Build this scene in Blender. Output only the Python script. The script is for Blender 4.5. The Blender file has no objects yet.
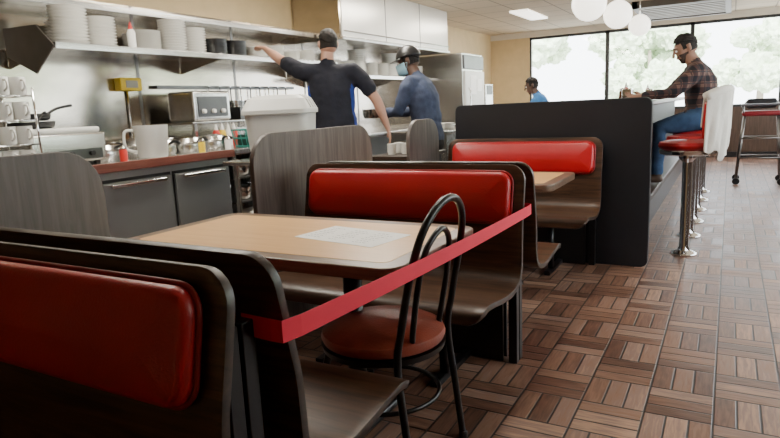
import bpy, bmesh, math, random
from mathutils import Vector, Matrix, noise
random.seed(4)
S=bpy.context.scene
COL=bpy.context.collection
V=Vector
# ------------------------------------------------------------------ materials
MATS={}
def newmat(name):
    m=bpy.data.materials.new(name); m.use_nodes=True
    nt=m.node_tree; b=nt.nodes['Principled BSDF']; return m,nt,b
def mat(name,col,rough=.5,metal=0,var=.08,scale=6,bump=0,bscale=60,stretch=(1,1,1),emit=None,coat=0):
    if name in MATS: return MATS[name]
    m,nt,b=newmat(name); n=nt.nodes; l=nt.links
    tc=n.new('ShaderNodeTexCoord'); mp=n.new('ShaderNodeMapping'); mp.inputs['Scale'].default_value=stretch
    l.new(tc.outputs['Object'],mp.inputs[0])
    nz=n.new('ShaderNodeTexNoise'); nz.inputs['Scale'].default_value=scale; nz.inputs['Detail'].default_value=5
    l.new(mp.outputs[0],nz.inputs['Vector'])
    cr=n.new('ShaderNodeValToRGB')
    cr.color_ramp.elements[0].position=.3; cr.color_ramp.elements[1].position=.7
    cr.color_ramp.elements[0].color=[max(0,c*(1-var)) for c in col]+[1]
    cr.color_ramp.elements[1].color=[min(1,c*(1+var)) for c in col]+[1]
    l.new(nz.outputs['Fac'],cr.inputs[0]); l.new(cr.outputs[0],b.inputs['Base Color'])
    b.inputs['Roughness'].default_value=rough; b.inputs['Metallic'].default_value=metal
    if coat: b.inputs['Coat Weight'].default_value=coat; b.inputs['Coat Roughness'].default_value=.15
    if bump:
        n2=n.new('ShaderNodeTexNoise'); n2.inputs['Scale'].default_value=bscale; l.new(mp.outputs[0],n2.inputs['Vector'])
        bp=n.new('ShaderNodeBump'); bp.inputs['Strength'].default_value=bump; bp.inputs['Distance'].default_value=.01
        l.new(n2.outputs['Fac'],bp.inputs['Height']); l.new(bp.outputs[0],b.inputs['Normal'])
    if emit:
        b.inputs['Emission Color'].default_value=(*emit[0],1); b.inputs['Emission Strength'].default_value=emit[1]
    MATS[name]=m; return m
class NB:
    def __init__(s,nt): s.nt=nt
    def v(s,x,inp):
        if isinstance(x,(int,float)): inp.default_value=x
        else: s.nt.links.new(x,inp)
    def m(s,op,a,b=None,c=None):
        n=s.nt.nodes.new('ShaderNodeMath'); n.operation=op; s.v(a,n.inputs[0])
        if b is not None: s.v(b,n.inputs[1])
        if c is not None: s.v(c,n.inputs[2])
        return n.outputs[0]
    def comb(s,x,y,z):
        n=s.nt.nodes.new('ShaderNodeCombineXYZ')
        for i,q in enumerate((x,y,z)): s.v(q,n.inputs[i])
        return n.outputs[0]
def wood(name,c1,c2,axis=0,rough=.4,sc=3,coat=.2,contrast=(.35,.65)):
    m,nt,b=newmat(name); n=nt.nodes; l=nt.links
    tc=n.new('ShaderNodeTexCoord'); mp=n.new('ShaderNodeMapping')
    s=[14,14,14]; s[axis]=1.0; mp.inputs['Scale'].default_value=s
    l.new(tc.outputs['Object'],mp.inputs[0])
    nz=n.new('ShaderNodeTexNoise'); nz.inputs['Scale'].default_value=sc; nz.inputs['Detail'].default_value=8; nz.inputs['Roughness'].default_value=.65; nz.inputs['Distortion'].default_value=.6
    l.new(mp.outputs[0],nz.inputs['Vector'])
    cr=n.new('ShaderNodeValToRGB'); cr.color_ramp.elements[0].position=contrast[0]; cr.color_ramp.elements[1].position=contrast[1]
    cr.color_ramp.elements[0].color=(*c1,1); cr.color_ramp.elements[1].color=(*c2,1)
    l.new(nz.outputs['Fac'],cr.inputs[0]); l.new(cr.outputs[0],b.inputs['Base Color'])
    b.inputs['Roughness'].default_value=rough; b.inputs['Coat Weight'].default_value=coat; b.inputs['Coat Roughness'].default_value=.25
    return m
def floor_mat():
    m,nt,b=newmat('floor_tile'); n=nt.nodes; l=nt.links; B=NB(nt)
    tc=n.new('ShaderNodeTexCoord'); sp=n.new('ShaderNodeSeparateXYZ'); l.new(tc.outputs['Object'],sp.inputs[0])
    s=.235; NP=3.0
    X=B.m('DIVIDE',sp.outputs[0],s); Y=B.m('DIVIDE',sp.outputs[1],s)
    ix=B.m('FLOOR',X); iy=B.m('FLOOR',Y); fx=B.m('SUBTRACT',X,ix); fy=B.m('SUBTRACT',Y,iy)
    par=B.m('FLOORED_MODULO',B.m('ADD',ix,iy),2.0)
    inv=B.m('SUBTRACT',1.0,par)
    q=B.m('ADD',B.m('MULTIPLY',fx,inv),B.m('MULTIPLY',fy,par))
    al=B.m('ADD',B.m('MULTIPLY',fy,inv),B.m('MULTIPLY',fx,par))
    q2=B.m('MULTIPLY',q,NP); k=B.m('FLOOR',q2); fq=B.m('SUBTRACT',q2,k)
    e1=B.m('MULTIPLY',B.m('MINIMUM',fq,B.m('SUBTRACT',1.0,fq)),1/NP)
    e2=B.m('MINIMUM',al,B.m('SUBTRACT',1.0,al)); d=B.m('MINIMUM',e1,e2)
    tile=B.m('MINIMUM',1.0,B.m('MAXIMUM',B.m('MULTIPLY',B.m('SUBTRACT',d,.011),90.0),0.0))
    wn=n.new('ShaderNodeTexWhiteNoise'); wn.noise_dimensions='3D'; l.new(B.comb(ix,iy,B.m('ADD',k,.5)),wn.inputs['Vector'])
    rnd=wn.outputs['Value']
    nz=n.new('ShaderNodeTexNoise'); nz.inputs['Scale'].default_value=1.0; nz.inputs['Detail'].default_value=6; nz.inputs['Distortion'].default_value=.5
    l.new(B.comb(B.m('MULTIPLY',al,2.2),B.m('MULTIPLY',q,18.0),B.m('ADD',B.m('MULTIPLY',rnd,40.0),ix)),nz.inputs['Vector'])
    cr=n.new('ShaderNodeValToRGB'); el=cr.color_ramp.elements
    el[0].position=0; el[0].color=(.065,.030,.020,1); el[1].position=1; el[1].color=(.38,.225,.145,1)
    for p,c in ((.3,(.14,.068,.044)),(.55,(.225,.12,.075)),(.75,(.22,.135,.105))):
        e=el.new(p); e.color=(*c,1)
    f=B.m('ADD',B.m('MULTIPLY',rnd,.80),B.m('MULTIPLY',B.m('SUBTRACT',nz.outputs['Fac'],.38),1.0)); l.new(f,cr.inputs[0])
    mx=n.new('ShaderNodeMix'); mx.data_type='RGBA'; l.new(tile,mx.inputs[0]); mx.inputs[6].default_value=(.012,.009,.008,1); l.new(cr.outputs[0],mx.inputs[7])
    l.new(mx.outputs[2],b.inputs['Base Color'])
    l.new(B.m('ADD',.34,B.m('MULTIPLY',rnd,.14)),b.inputs['Roughness'])
    bp=n.new('ShaderNodeBump'); bp.inputs['Strength'].default_value=.5; bp.inputs['Distance'].default_value=.004
    l.new(B.m('ADD',tile,B.m('MULTIPLY',nz.outputs['Fac'],.25)),bp.inputs['Height']); l.new(bp.outputs[0],b.inputs['Normal'])
    return m
def ceiling_mat():
    m,nt,b=newmat('ceiling_tile'); n=nt.nodes; l=nt.links; B=NB(nt)
    tc=n.new('ShaderNodeTexCoord'); sp=n.new('ShaderNodeSeparateXYZ'); l.new(tc.outputs['Object'],sp.inputs[0])
    def e(o): 
        f=B.m('FLOORED_MODULO',B.m('DIVIDE',o,.61),1.0); return B.m('MINIMUM',f,B.m('SUBTRACT',1.0,f))
    g=B.m('GREATER_THAN',B.m('MINIMUM',e(sp.outputs[0]),e(sp.outputs[1])),.02)
    mx=n.new('ShaderNodeMix'); mx.data_type='RGBA'; l.new(g,mx.inputs[0]); mx.inputs[6].default_value=(.33,.28,.21,1); mx.inputs[7].default_value=(.60,.51,.38,1)
    l.new(mx.outputs[2],b.inputs['Base Color']); b.inputs['Roughness'].default_value=.9
    return m
def plaid_mat():
    m,nt,b=newmat('plaid_flannel'); n=nt.nodes; l=nt.links; B=NB(nt)
    tc=n.new('ShaderNodeTexCoord'); sp=n.new('ShaderNodeSeparateXYZ'); l.new(tc.outputs['Object'],sp.inputs[0])
    def st(o,s,w,off=0.): return B.m('LESS_THAN',B.m('FLOORED_MODULO',B.m('ADD',B.m('DIVIDE',o,s),off),1.0),w)
    h=B.m('ADD',sp.outputs[0],sp.outputs[1])
    a=B.m('ADD',st(h,.10,.5),st(sp.outputs[2],.10,.5)); t=B.m('ADD',st(h,.10,.12,.2),st(sp.outputs[2],.10,.12,.2))
    f=B.m('ADD',B.m('MULTIPLY',a,.33),B.m('MULTIPLY',t,.35))
    cr=n.new('ShaderNodeValToRGB'); el=cr.color_ramp.elements; el[0].color=(.17,.10,.08,1); el[1].color=(.38,.33,.30,1)
    x=el.new(.35); x.color=(.06,.03,.03,1); x=el.new(.66); x.color=(.012,.012,.018,1)
    l.new(f,cr.inputs[0]); l.new(cr.outputs[0],b.inputs['Base Color']); b.inputs['Roughness'].default_value=.9
    return m
def glass_mat():
    m=bpy.data.materials.new('window_glass'); m.use_nodes=True; nt=m.node_tree; n=nt.nodes; n.clear()
    o=n.new('ShaderNodeOutputMaterial'); t=n.new('ShaderNodeBsdfTransparent'); g=n.new('ShaderNodeBsdfGlossy'); g.inputs['Roughness'].default_value=.02
    mx=n.new('ShaderNodeMixShader'); mx.inputs[0].default_value=.05
    t.inputs[0].default_value=(.95,.98,.97,1)
    nt.links.new(t.outputs[0],mx.inputs[1]); nt.links.new(g.outputs[0],mx.inputs[2]); nt.links.new(mx.outputs[0],o.inputs[0]); return m
steel=mat('brushed_steel',(.60,.59,.57),.26,1,.04,3,stretch=(1,1,30))
steelh=mat('steel_panel',(.47,.425,.365),.17,1,.22,1.4,stretch=(1,1,2.0),bump=.12,bscale=2.5)
steeld=mat('steel_door',(.40,.42,.44),.28,.8,.05,2)
chrome=mat('chrome',(.8,.8,.8),.12,1,.02)
darksteel=mat('dark_steel',(.12,.12,.12),.35,1,.1)
midsteel=mat('mid_steel',(.26,.25,.24),.38,1,.1)
black=mat('black_paint',(.012,.012,.013),.35,0,.2)
blackm=mat('black_metal',(.008,.008,.009),.30,.2,.2)
blackl=mat('black_laminate',(.008,.009,.013),.5,0,.25,3)
redv=mat('red_vinyl',(.44,.004,.009),.40,0,.10,4,bump=.12,bscale=180,coat=.1)
reddk=mat('oxblood_vinyl',(.27,.055,.032),.34,0,.3,8,bump=.15,bscale=150,coat=.2)
redp=mat('red_piping',(.26,.004,.008),.4)
redtape=mat('red_tape',(.80,.012,.055),.55,0,.03)
white=mat('white_ceramic',(.82,.81,.77),.25,0,.03)
offw=mat('offwhite_plastic',(.62,.62,.59),.4,0,.04)
cream=mat('cream_cloth',(.74,.71,.64),.85,0,.08,9,bump=.3,bscale=40)
paper=mat('white_paper',(.88,.88,.86),.6,0,.03,40)
ink=mat('print_gray',(.26,.26,.30),.7)
tan=mat('tan_wall',(.60,.45,.25),.7,0,.05)
creamw=mat('cream_trim',(.66,.60,.50),.7,0,.03)
yellow=mat('yellow_plastic',(.75,.52,.02),.4)
teal=mat('teal_wire',(.02,.22,.18),.4)
skinm=mat('skin_light',(.50,.28,.20),.5,0,.08,10)
skinb=mat('skin_brown',(.34,.185,.125),.5,0,.08,10)
skind=mat('skin_dark',(.10,.055,.038),.5,0,.08,10)
hairm=mat('dark_hair',(.012,.009,.007),.8,0,.4,40,bump=.6,bscale=90)
stubble=mat('beard_hair',(.05,.03,.022),.85,0,.4,60,bump=.5,bscale=120)
navy=mat('navy_cloth',(.008,.009,.018),.9,0,.2,20,bump=.2)
royal=mat('royal_cloth',(.012,.04,.26),.8,0,.1)
denim=mat('denim_shirt',(.045,.06,.11),.9,0,.2,20,bump=.2)
jeans=mat('blue_jeans',(.03,.07,.15),.9,0,.2,20,bump=.2)
pants=mat('black_trousers',(.012,.012,.014),.9)
blue=mat('blue_cloth',(.05,.20,.48),.85)
maskm=mat('mask_blue',(.35,.60,.72),.8)
boot=mat('brown_boot',(.07,.04,.025),.6)
eyem=mat('eye_dark',(.02,.015,.012),.2)
lipm=mat('lip',(.30,.12,.10),.5)
walnut=wood('walnut_laminate',(.024,.011,.005),(.098,.046,.023),0,.42,3,.12)
walnutd=wood('walnut_dark',(.013,.006,.004),(.045,.022,.013),0,.45,3,.1)
graylam=wood('gray_walnut_laminate',(.048,.037,.033),(.110,.088,.080),2,.5,2.5,.08)
maple=wood('maple_laminate',(.66,.36,.125),(.82,.50,.21),0,.32,3,.15,(.25,.8))
edgew=wood('brown_table_border',(.10,.055,.034),(.19,.12,.078),0,.34,3,.2)
redwood=wood('red_counter',(.10,.025,.015),(.18,.055,.04),1,.4,3,.2)
glass=glass_mat()
# ------------------------------------------------------------------ mesh helpers
def link(o,parent=None):
    COL.objects.link(o)
    if parent: o.parent=parent
    return o
def empty(name,loc=(0,0,0)):
    e=bpy.data.objects.new(name,None); e.empty_display_size=.1; COL.objects.link(e); e.location=loc; return e
def mesh(name,vs,fs,m,parent=None,smooth=False,mi=None):
    me=bpy.data.meshes.new(name); me.from_pydata([tuple(v) for v in vs],[],fs); me.update()
    ms=m if isinstance(m,(list,tuple)) else [m]
    for x in ms: me.materials.append(x)
    bm=bmesh.new(); bm.from_mesh(me); bmesh.ops.recalc_face_normals(bm,faces=bm.faces); bm.to_mesh(me); bm.free()
    if smooth:
        for p in me.polygons: p.use_smooth=True
    o=bpy.data.objects.new(name,me); link(o,None)
    if parent: o.parent=parent; o.matrix_parent_inverse=Matrix.Translation(parent.location).inverted()
    return o
def box(name,x0,x1,y0,y1,z0,z1,m,parent=None,bev=0,seg=2):
    vs=[(x,y,z) for x in (x0,x1) for y in (y0,y1) for z in (z0,z1)]
    fs=[(0,1,3,2),(4,6,7,5),(0,4,5,1),(2,3,7,6),(0,2,6,4),(1,5,7,3)]
    o=mesh(name,vs,fs,m,parent)
    if bev:
        b=o.modifiers.new('b','BEVEL'); b.width=bev; b.segments=seg; b.limit_method='ANGLE'
        for p in o.data.polygons: p.use_smooth=True
        o.modifiers.new('wn','WEIGHTED_NORMAL')
    return o
def lathe(name,prof,c,m,parent=None,n=28,M=None):
    vs=[];fs=[]
    for r,z in prof:
        for i in range(n):
            a=2*math.pi*i/n; p=V((r*math.cos(a),r*math.sin(a),z))
            if M: p=M@p
            vs.append(p+V(c))
    k=len(prof)
    for j in range(k-1):
        for i in range(n):
            i2=(i+1)%n; fs.append((j*n+i,j*n+i2,(j+1)*n+i2,(j+1)*n+i))
    if prof[0][0]>1e-4: fs.append(tuple(range(n)))
    if prof[-1][0]>1e-4: fs.append(tuple((k-1)*n+i for i in range(n)))
    o=mesh(name,vs,fs,m,parent,True)
    bm=bmesh.new(); bm.from_mesh(o.data); bmesh.ops.remove_doubles(bm,verts=bm.verts,dist=1e-5); bmesh.ops.recalc_face_normals(bm,faces=bm.faces)
    for e in bm.edges:
        if len(e.link_faces)==2 and e.calc_face_angle(0)>.7: e.smooth=False
    bm.to_mesh(o.data); bm.free()
    return o
def cr_path(pts,n=8,closed=False):
    P=[V(p) for p in pts]; out=[]; L=len(P)
    rng=L if closed else L-1
    for i in range(rng):
        if closed: a,b,c,d=P[i-1],P[i],P[(i+1)%L],P[(i+2)%L]
        else: a,b,c,d=P[max(i-1,0)],P[i],P[i+1],P[min(i+2,L-1)]
        for j in range(n):
            t=j/n; out.append(.5*((2*b)+(c-a)*t+(2*a-5*b+4*c-d)*t*t+(3*b-a-3*c+d)*t**3))
    if not closed: out.append(P[-1])
    return out
def tube_geo(pts,r,closed=False,n=10):
    vs=[];fs=[];L=len(pts); up=None
    for i,p in enumerate(pts):
        if closed: t=(pts[(i+1)%L]-pts[i-1]).normalized()
        else: t=(pts[min(i+1,L-1)]-pts[max(i-1,0)]).normalized()
        if up is None:
            up=V((0,0,1)) if abs(t.z)<.9 else V((1,0,0))
        up=(up-t*up.dot(t)).normalized(); s=t.cross(up)
        rr=r[i] if isinstance(r,list) else r
        for k in range(n):
            a=2*math.pi*k/n; vs.append(p+up*(rr*math.cos(a))+s*(rr*math.sin(a)))
    for i in range(L if closed else L-1):
        j=(i+1)%L
        for k in range(n):
            k2=(k+1)%n; fs.append((i*n+k,i*n+k2,j*n+k2,j*n+k))
    if not closed: fs.append(tuple(range(n))); fs.append(tuple((L-1)*n+k for k in range(n)))
    return vs,fs
def tube(name,pts,r,m,parent=None,closed=False,n=10,sm=0):
    P=cr_path(pts,sm,closed) if sm else [V(p) for p in pts]
    vs,fs=tube_geo(P,r,closed,n); return mesh(name,vs,fs,m,parent,True)
def multi(name,geos,m,parent=None,smooth=True):
    vs=[];fs=[]
    for v,f in geos:
        o=len(vs); vs+=list(v); fs+=[tuple(i+o for i in q) for q in f]
    return mesh(name,vs,fs,m,parent,smooth)
def rrect(w,h,r,seg=6):
    r=max(min(r,w/2,h/2),.0005); out=[]
    for cx,cy,a0 in ((w/2-r,h/2-r,0),(-w/2+r,h/2-r,90),(-w/2+r,-h/2+r,180),(w/2-r,-h/2+r,270)):
        for i in range(seg+1):
            a=math.radians(a0+90*i/seg); out.append((cx+r*math.cos(a),cy+r*math.sin(a)))
    return out
def rslab(name,w,h,r,t,e,m,M,parent=None,dome=0):
    layers=[]
    k=4
    for i in range(k+1):
        a=math.pi/2*i/k; layers.append((e*(1-math.sin(a)),e*(1-math.cos(a))))
    for i in range(k+1):
        a=math.pi/2*i/k; layers.append((e*(1-math.cos(a)),t-e+e*math.sin(a)))
    if dome:
        for q in (.25,.5,.75): 
            d=min(w,h)/2*q; layers.append((e+d*.9,t+dome*math.sin(q*math.pi/2)))
    vs=[];fs=[];N=None
    for ins,z in layers:
        pr=rrect(w-2*ins,h-2*ins,max(r-ins,.002)); N=len(pr)
        vs+=[M@V((x,y,z)) for x,y in pr]
    for j in range(len(layers)-1):
        for i in range(N):
            i2=(i+1)%N; fs.append((j*N+i,j*N+i2,(j+1)*N+i2,(j+1)*N+i))
    fs.append(tuple(range(N)))
    fs.append(tuple((len(layers)-1)*N+i for i in range(N)))
    o=mesh(name,vs,fs,m,parent,True)
    if not dome:
        bm=bmesh.new(); bm.from_mesh(o.data)
        for ed in bm.edges:
            if len(ed.link_faces)==2 and ed.calc_face_angle(0)>.6: ed.smooth=False
        bm.to_mesh(o.data); bm.free()
        for p in o.data.polygons:
            if len(p.vertices)>8: p.use_smooth=False
    return o
def basis(o,x,y,z):
    M=Matrix((x,y,z)).transposed().to_4x4(); M.translation=V(o); return M
# ------------------------------------------------------------------ camera
yaw,pitch,roll=-.5113,.1817,.0460
fw=V((math.sin(yaw)*math.cos(pitch),math.cos(yaw)*math.cos(pitch),-math.sin(pitch)))
r0=V((math.cos(yaw),-math.sin(yaw),0)); d0=fw.cross(r0)
rt=math.cos(roll)*r0+math.sin(roll)*d0; dn=-math.sin(roll)*r0+math.cos(roll)*d0
cd=bpy.data.cameras.new('camera'); cam=bpy.data.objects.new('camera',cd); COL.objects.link(cam)
cam.matrix_world=basis((0,0,1.2),rt,-dn,-fw); cd.sensor_width=36; cd.lens=607.48/780*36; cd.clip_start=.02; cd.clip_end=200
S.camera=cam
# ------------------------------------------------------------------ room shell
XL,XR,YB,YF,ZC=-4.6,2.2,-3.0,13.0,2.62
WR0=2.0  # unseen right-wall pier ends here, length chosen to keep daylight off near booths
box('floor',XL-.1,XR+.1,YB-.1,YF+.1,-.1,0,floor_mat())
box('ceiling',XL-.1,XR+.1,YB-.1,YF+.1,ZC,ZC+.1,ceiling_mat())
box('wall_left',XL-.1,XL,YB,YF,0,ZC,tan)
box('trim_1',XL,XL+.012,YB,9.2,.0,2.16,steelh)
for i,y in enumerate((1.3,2.52,3.74,4.96,6.18,7.4)): box('trim_%d'%(i+2),XL+.012,XL+.016,y,y+.03,0,2.16,midsteel)
box('wall_back',XL,XR,YB-.1,YB,0,ZC,tan)
brownw=wood('brown_wainscot',(.05,.03,.02),(.10,.06,.04),2)
wf=empty('wall_far'); box('sill_wall',XL,XR,YF,YF+.12,0,.92,brownw,wf); box('header',XL,XR,YF,YF+.12,2.50,ZC,creamw,wf); box('pier',XL,-3.75,YF,YF+.12,.92,2.50,tan,wf)
wr=empty('wall_right'); box('sill_wall',XR,XR+.12,YB,YF,0,.85,brownw,wr); box('header',XR,XR+.12,YB,YF,2.40,ZC,creamw,wr); box('pier',XR,XR+.12,YB,WR0,.85,2.40,tan,wr)
fr=mat('window_frame',(.05,.05,.05),.4,.6)
xs=[-3.75,-2.19,-.68,.78,2.2]
for i in range(4):
    w=empty('window_%d'%(i+1)); a,b=xs[i],xs[i+1]
    for q in ((a,a+.035,.92,2.50),(b-.035,b,.92,2.50),(a,b,.92,.97),(a,b,2.45,2.50)): box('frame',q[0],q[1],YF+.02,YF+.09,q[2],q[3],fr,w)
    mesh('pane',[(a,YF+.05,.95),(b,YF+.05,.95),(b,YF+.05,2.47),(a,YF+.05,2.47)],[(0,1,2,3)],glass,w)
for i in range(5):
    w=empty('window_%d'%(i+5)); a=WR0+i*2.2; b=a+2.2
    for q in ((a,a+.035,.85,2.4),(b-.035,b,.85,2.4),(a,b,.85,.9),(a,b,2.35,2.4)): box('frame',XR+.02,XR+.09,q[0],q[1],q[2],q[3],fr,w)
    mesh('pane',[(XR+.05,a,.87),(XR+.05,b,.87),(XR+.05,b,2.38),(XR+.05,a,2.38)],[(0,1,2,3)],glass,w)
box('baseboard_far',XL,XR,YF-.015,YF,0,.1,black); box('baseboard_right',XR-.015,XR,YB,YF,0,.1,black)
# outside
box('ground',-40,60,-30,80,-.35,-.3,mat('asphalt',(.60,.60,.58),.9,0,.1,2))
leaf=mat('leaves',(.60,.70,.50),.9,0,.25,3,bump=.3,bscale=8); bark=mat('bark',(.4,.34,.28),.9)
def tree(x,y,h,r):
    e=empty('tree',(x,y,-.3)); tube('trunk',[(x,y,-.3),(x+.1,y,h*.4),(x,y+.1,h*.7)],[.22,.17,.1],bark,e)
    vs=[];fs=[]
    for k in range(16):
        c=V((x+random.uniform(-r,r)*.8,y+random.uniform(-r,r)*.8,h*.35+random.random()*h*.55)); rr=r*random.uniform(.25,.5)
        bm=bmesh.new(); bmesh.ops.create_icosphere(bm,subdivisions=4,radius=rr); o=len(vs)
        for v in bm.verts: vs.append(c+v.co*(1+.5*noise.noise(v.co*2.2+c)+.25*noise.noise(v.co*7+c)))
        fs+=[tuple(v.index+o for v in f.verts) for f in bm.faces]; bm.free()
    mesh('crown',vs,fs,leaf,e)
for t in ((-13,42,7,3),(-5,46,6,3),(1.5,44,5,2.4),(9,44,7,3),(18,24,7,3),(16,12,7,3)): tree(*t)
# ------------------------------------------------------------------ booths
def bench(x0,x1,yb,d,cushion=True,top=.93,post=True):
    e=empty('booth_bench',(0.5*(x0+x1),yb,0))
    prof=[(0.0,top),(.012,.86),(.032,.76),(.052,.66),(.058,.57),(.062,.50),(.085,.445),(.14,.415),(.22,.405),(.33,.415),(.43,.43),(.50,.435),(.545,.42),(.565,.385)]
    P=cr_path([(0,f,z) for f,z in prof],5)
    nx=24
    P2=[P[0].lerp(P[1],q) for q in (0,.12,.3,.55,.8)]+P[1:-1]+[P[-2].lerp(P[-1],q) for q in (.4,.8,1)]
    s2=[0]
    for i in range(1,len(P2)): s2.append(s2[-1]+(P2[i]-P2[i-1]).length)
    T=s2[-1]; w=(x1-x0)/2; xc=(x0+x1)/2; vs=[];fs=[]
    for p,a in zip(P2,s2):
        dd=min(a,T-a); r=.07; ins=r-math.sqrt(max(0,r*r-(r-dd)**2)) if dd<r else 0
        for i in range(nx+1):
            u=-1+2*i/nx; vs.append((xc+u*(w-ins),yb+d*p.y,p.z))
    n=nx+1
    for j in range(len(P2)-1):
        for i in range(nx): fs.append((j*n+i,j*n+i+1,(j+1)*n+i+1,(j+1)*n+i))
    o=mesh('plywood_shell',vs,fs,[walnut,walnutd],e,True)
    so=o.modifiers.new('s','SOLIDIFY'); so.thickness=.022; so.use_rim=True; so.material_offset_rim=1; so.offset=0
    bv=o.modifiers.new('b','BEVEL'); bv.width=.003; bv.segments=2; bv.limit_method='ANGLE'; bv.angle_limit=1
    if cushion:
        z0,z1=.68,.90; ya=yb+d*(.052+.008); yc=yb+d*(.006+.012)
        zdir=V((0,yc-ya,z1-z0)).normalized(); xd=V((1,0,0)); nrm=xd.cross(zdir)
        if nrm.y*d<0: nrm=-nrm
        c=V((xc,(ya+yc)/2+d*.004,(z0+z1)/2))
        wd=(x1-x0)-.10
        rslab('back_cushion',wd,z1-z0,.05,.05,.022,redv,basis(c,xd,zdir,nrm),e,dome=.012)
        pts=[basis(c+nrm*.012,xd,zdir,nrm)@V((x,y,0)) for x,y in rrect(wd+.006,z1-z0+.006,.053)]
        tube('piping',pts,.006,redp,e,closed=True,n=8)
    if post:
        for x in (x0+.06,x1-.07):
            box('post',x-.02,x+.02,min(yb-d*.012,yb-d*.05),max(yb-d*.012,yb-d*.05),0.0,.80,blackm,e,.003)
        for x in (x0+.25,x1-.30):
            box('seat_arm',x-.015,x+.015,min(yb-d*.02,yb+d*.50),max(yb-d*.02,yb+d*.50),.365,.393,blackm,e,.003)
            box('foot',x-.02,x+.02,min(yb-d*.05,yb+d*.36),max(yb-d*.05,yb+d*.36),0,.03,blackm,e,.003)
            tube('leg',[(x,yb+d*.25,.37),(x,yb+d*.25,.02)],.022,blackm,e)
        box('kick_panel',x0+.12,x1-.12,min(yb-d*.035,yb-d*.02),max(yb-d*.035,yb-d*.02),0.0,.75,black,e)
    return e
X0,X1=-1.92,-.76
bench(X0,X1,.775,-1); bench(X0,X1,.885,1)
bench(X0,X1,2.575,-1); bench(X0,X1,2.685,1)
bench(X0,X1,4.44,-1)
def side_panel(y0,y1,x=-2.07,top=1.10):
    w=y1-y0; M=basis((x,(y0+y1)/2,top/2),V((0,1,0)),V((0,0,1)),V((1,0,0)))
    rslab('booth_side_panel',w,top,.16,.03,.004,graylam,M)
side_panel(.28,1.46); side_panel(2.29,3.44); side_panel(3.98,4.50)
pr=empty('partition_wall',(-1.2,4.54,0))
M=basis((-1.18,4.58,1.19/2),V((1,0,0)),V((0,0,1)),V((0,-1,0)))
rslab('panel',1.44,1.19,.05,.07,.006,blackl,M,pr)
def table(x0,x1,y0,y1,z=.75):
    e=empty('dining_table',((x0+x1)/2,(y0+y1)/2,0))
    M=basis(((x0+x1)/2,(y0+y1)/2,z-.04),V((1,0,0)),V((0,1,0)),V((0,0,1)))
    rslab('tabletop',x1-x0,y1-y0,.07,.04,.006,edgew,M,e)
    M2=basis(((x0+x1)/2,(y0+y1)/2,z-.0005),V((1,0,0)),V((0,1,0)),V((0,0,1)))
    rslab('maple_inlay',x1-x0-.12,y1-y0-.12,.03,.0015,.0005,maple,M2,e)
    cy=(y0+y1)/2
    for x in (x0+.22,x1-.36):
        tube('column',[(x,cy,.02),(x,cy,z-.05)],.035,blackm,e,n=16)
        box('base_foot',x-.035,x+.035,cy-.26,cy+.26,0,.035,blackm,e,.012)
        box('top_bracket',x-.03,x+.03,cy-.22,cy+.22,z-.06,z-.04,blackm,e,.004)
    return e
table(-2.01,-.80,1.44,2.10); table(-2.01,-.82,3.24,3.88)
pm=empty('paper_menu',(-1.17,1.8,.7515))
def menu():
    x=V((.985,-.17,0)).normalized(); y=V((.17,.985,0)).normalized(); z=V((0,0,1))
    rslab('sheet',.37,.22,.004,.0008,.0002,paper,basis((-1.17,1.80,.7512),x,y,z),pm)
    vs=[];fs=[]
    B=basis((-1.17,1.80,.7523),x,y,z)
    def bar(a,b,c,d):
        o=len(vs); vs.extend([B@V((a,c,0)),B@V((b,c,0)),B@V((b,d,0)),B@V((a,d,0))]); fs.append((o,o+1,o+2,o+3))
    for col in (-.165,-.05,.065):
        for r in range(7):
            yy=.070-r*.024; xx=col; end=col+random.uniform(.05,.09)
            while xx<end-.008:
                w=random.uniform(.006,.016); bar(xx,min(xx+w,end),yy,yy+.004); xx+=w+.005
    mesh('print',vs,fs,ink,pm)
menu()
# ------------------------------------------------------------------ chair
def chair():
    cx,cy=-1.0,1.70; e=empty('dining_chair',(cx,cy,0)); g=[]
    lathe('seat_cushion',[(0,.425),(.185,.425),(.205,.435),(.212,.452),(.207,.468),(.18,.482),(.10,.492),(0,.495)],(cx,cy,0),reddk,e,40)
    lathe('seat_ring',[(.19,.405),(.208,.408),(.213,.428),(.19,.428)],(cx,cy,0),blackm,e,40)
    lathe('seat_pan',[(0,.408),(.19,.408),(.19,.425),(0,.425)],(cx,cy,0),blackm,e,32)
    P=[(-.80,cy-.20,0),(-.822,cy-.195,.2),(-.845,cy-.19,.42),(-.825,cy-.19,.55),(-.79,cy-.185,.72),(-.765,cy-.155,.83),(-.75,cy-.085,.897),(-.745,cy-.0,.918),(-.75,cy+.085,.897),(-.765,cy+.155,.83),(-.79,cy+.185,.72),(-.825,cy+.19,.55),(-.845,cy+.19,.42),(-.822,cy+.195,.2),(-.80,cy+.20,0)]
    g.append(tube_geo(cr_path(P,7),.0125))
    P=[(-.845,cy-.095,.42),(-.83,cy-.105,.52),(-.805,cy-.11,.66),(-.785,cy-.085,.77),(-.772,cy,.82),(-.785,cy+.085,.77),(-.805,cy+.11,.66),(-.83,cy+.105,.52),(-.845,cy+.095,.42)]
    g.append(tube_geo(cr_path(P,7),.010))
    for s in (-1,1):
        g.append(tube_geo(cr_path([(cx-.13,cy+s*.14,.41),(cx-.16,cy+s*.17,.25),(cx-.20,cy+s*.20,0)],6),.0125))
    ring=[V((cx+.185*math.cos(a*math.pi/16),cy+.185*math.sin(a*math.pi/16),.24)) for a in range(32)]
    g.append(tube_geo(ring,.008,True))
    multi('frame',g,blackm,e)
    for x,y in ((-.80,cy-.2),(-.80,cy+.2),(cx-.2,cy-.2),(cx-.2,cy+.2)): lathe('foot_cap',[(0,0),(.016,0),(.016,.02),(.013,.025),(0,.025)],(x,y,0),black,e,12)
chair()
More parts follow.
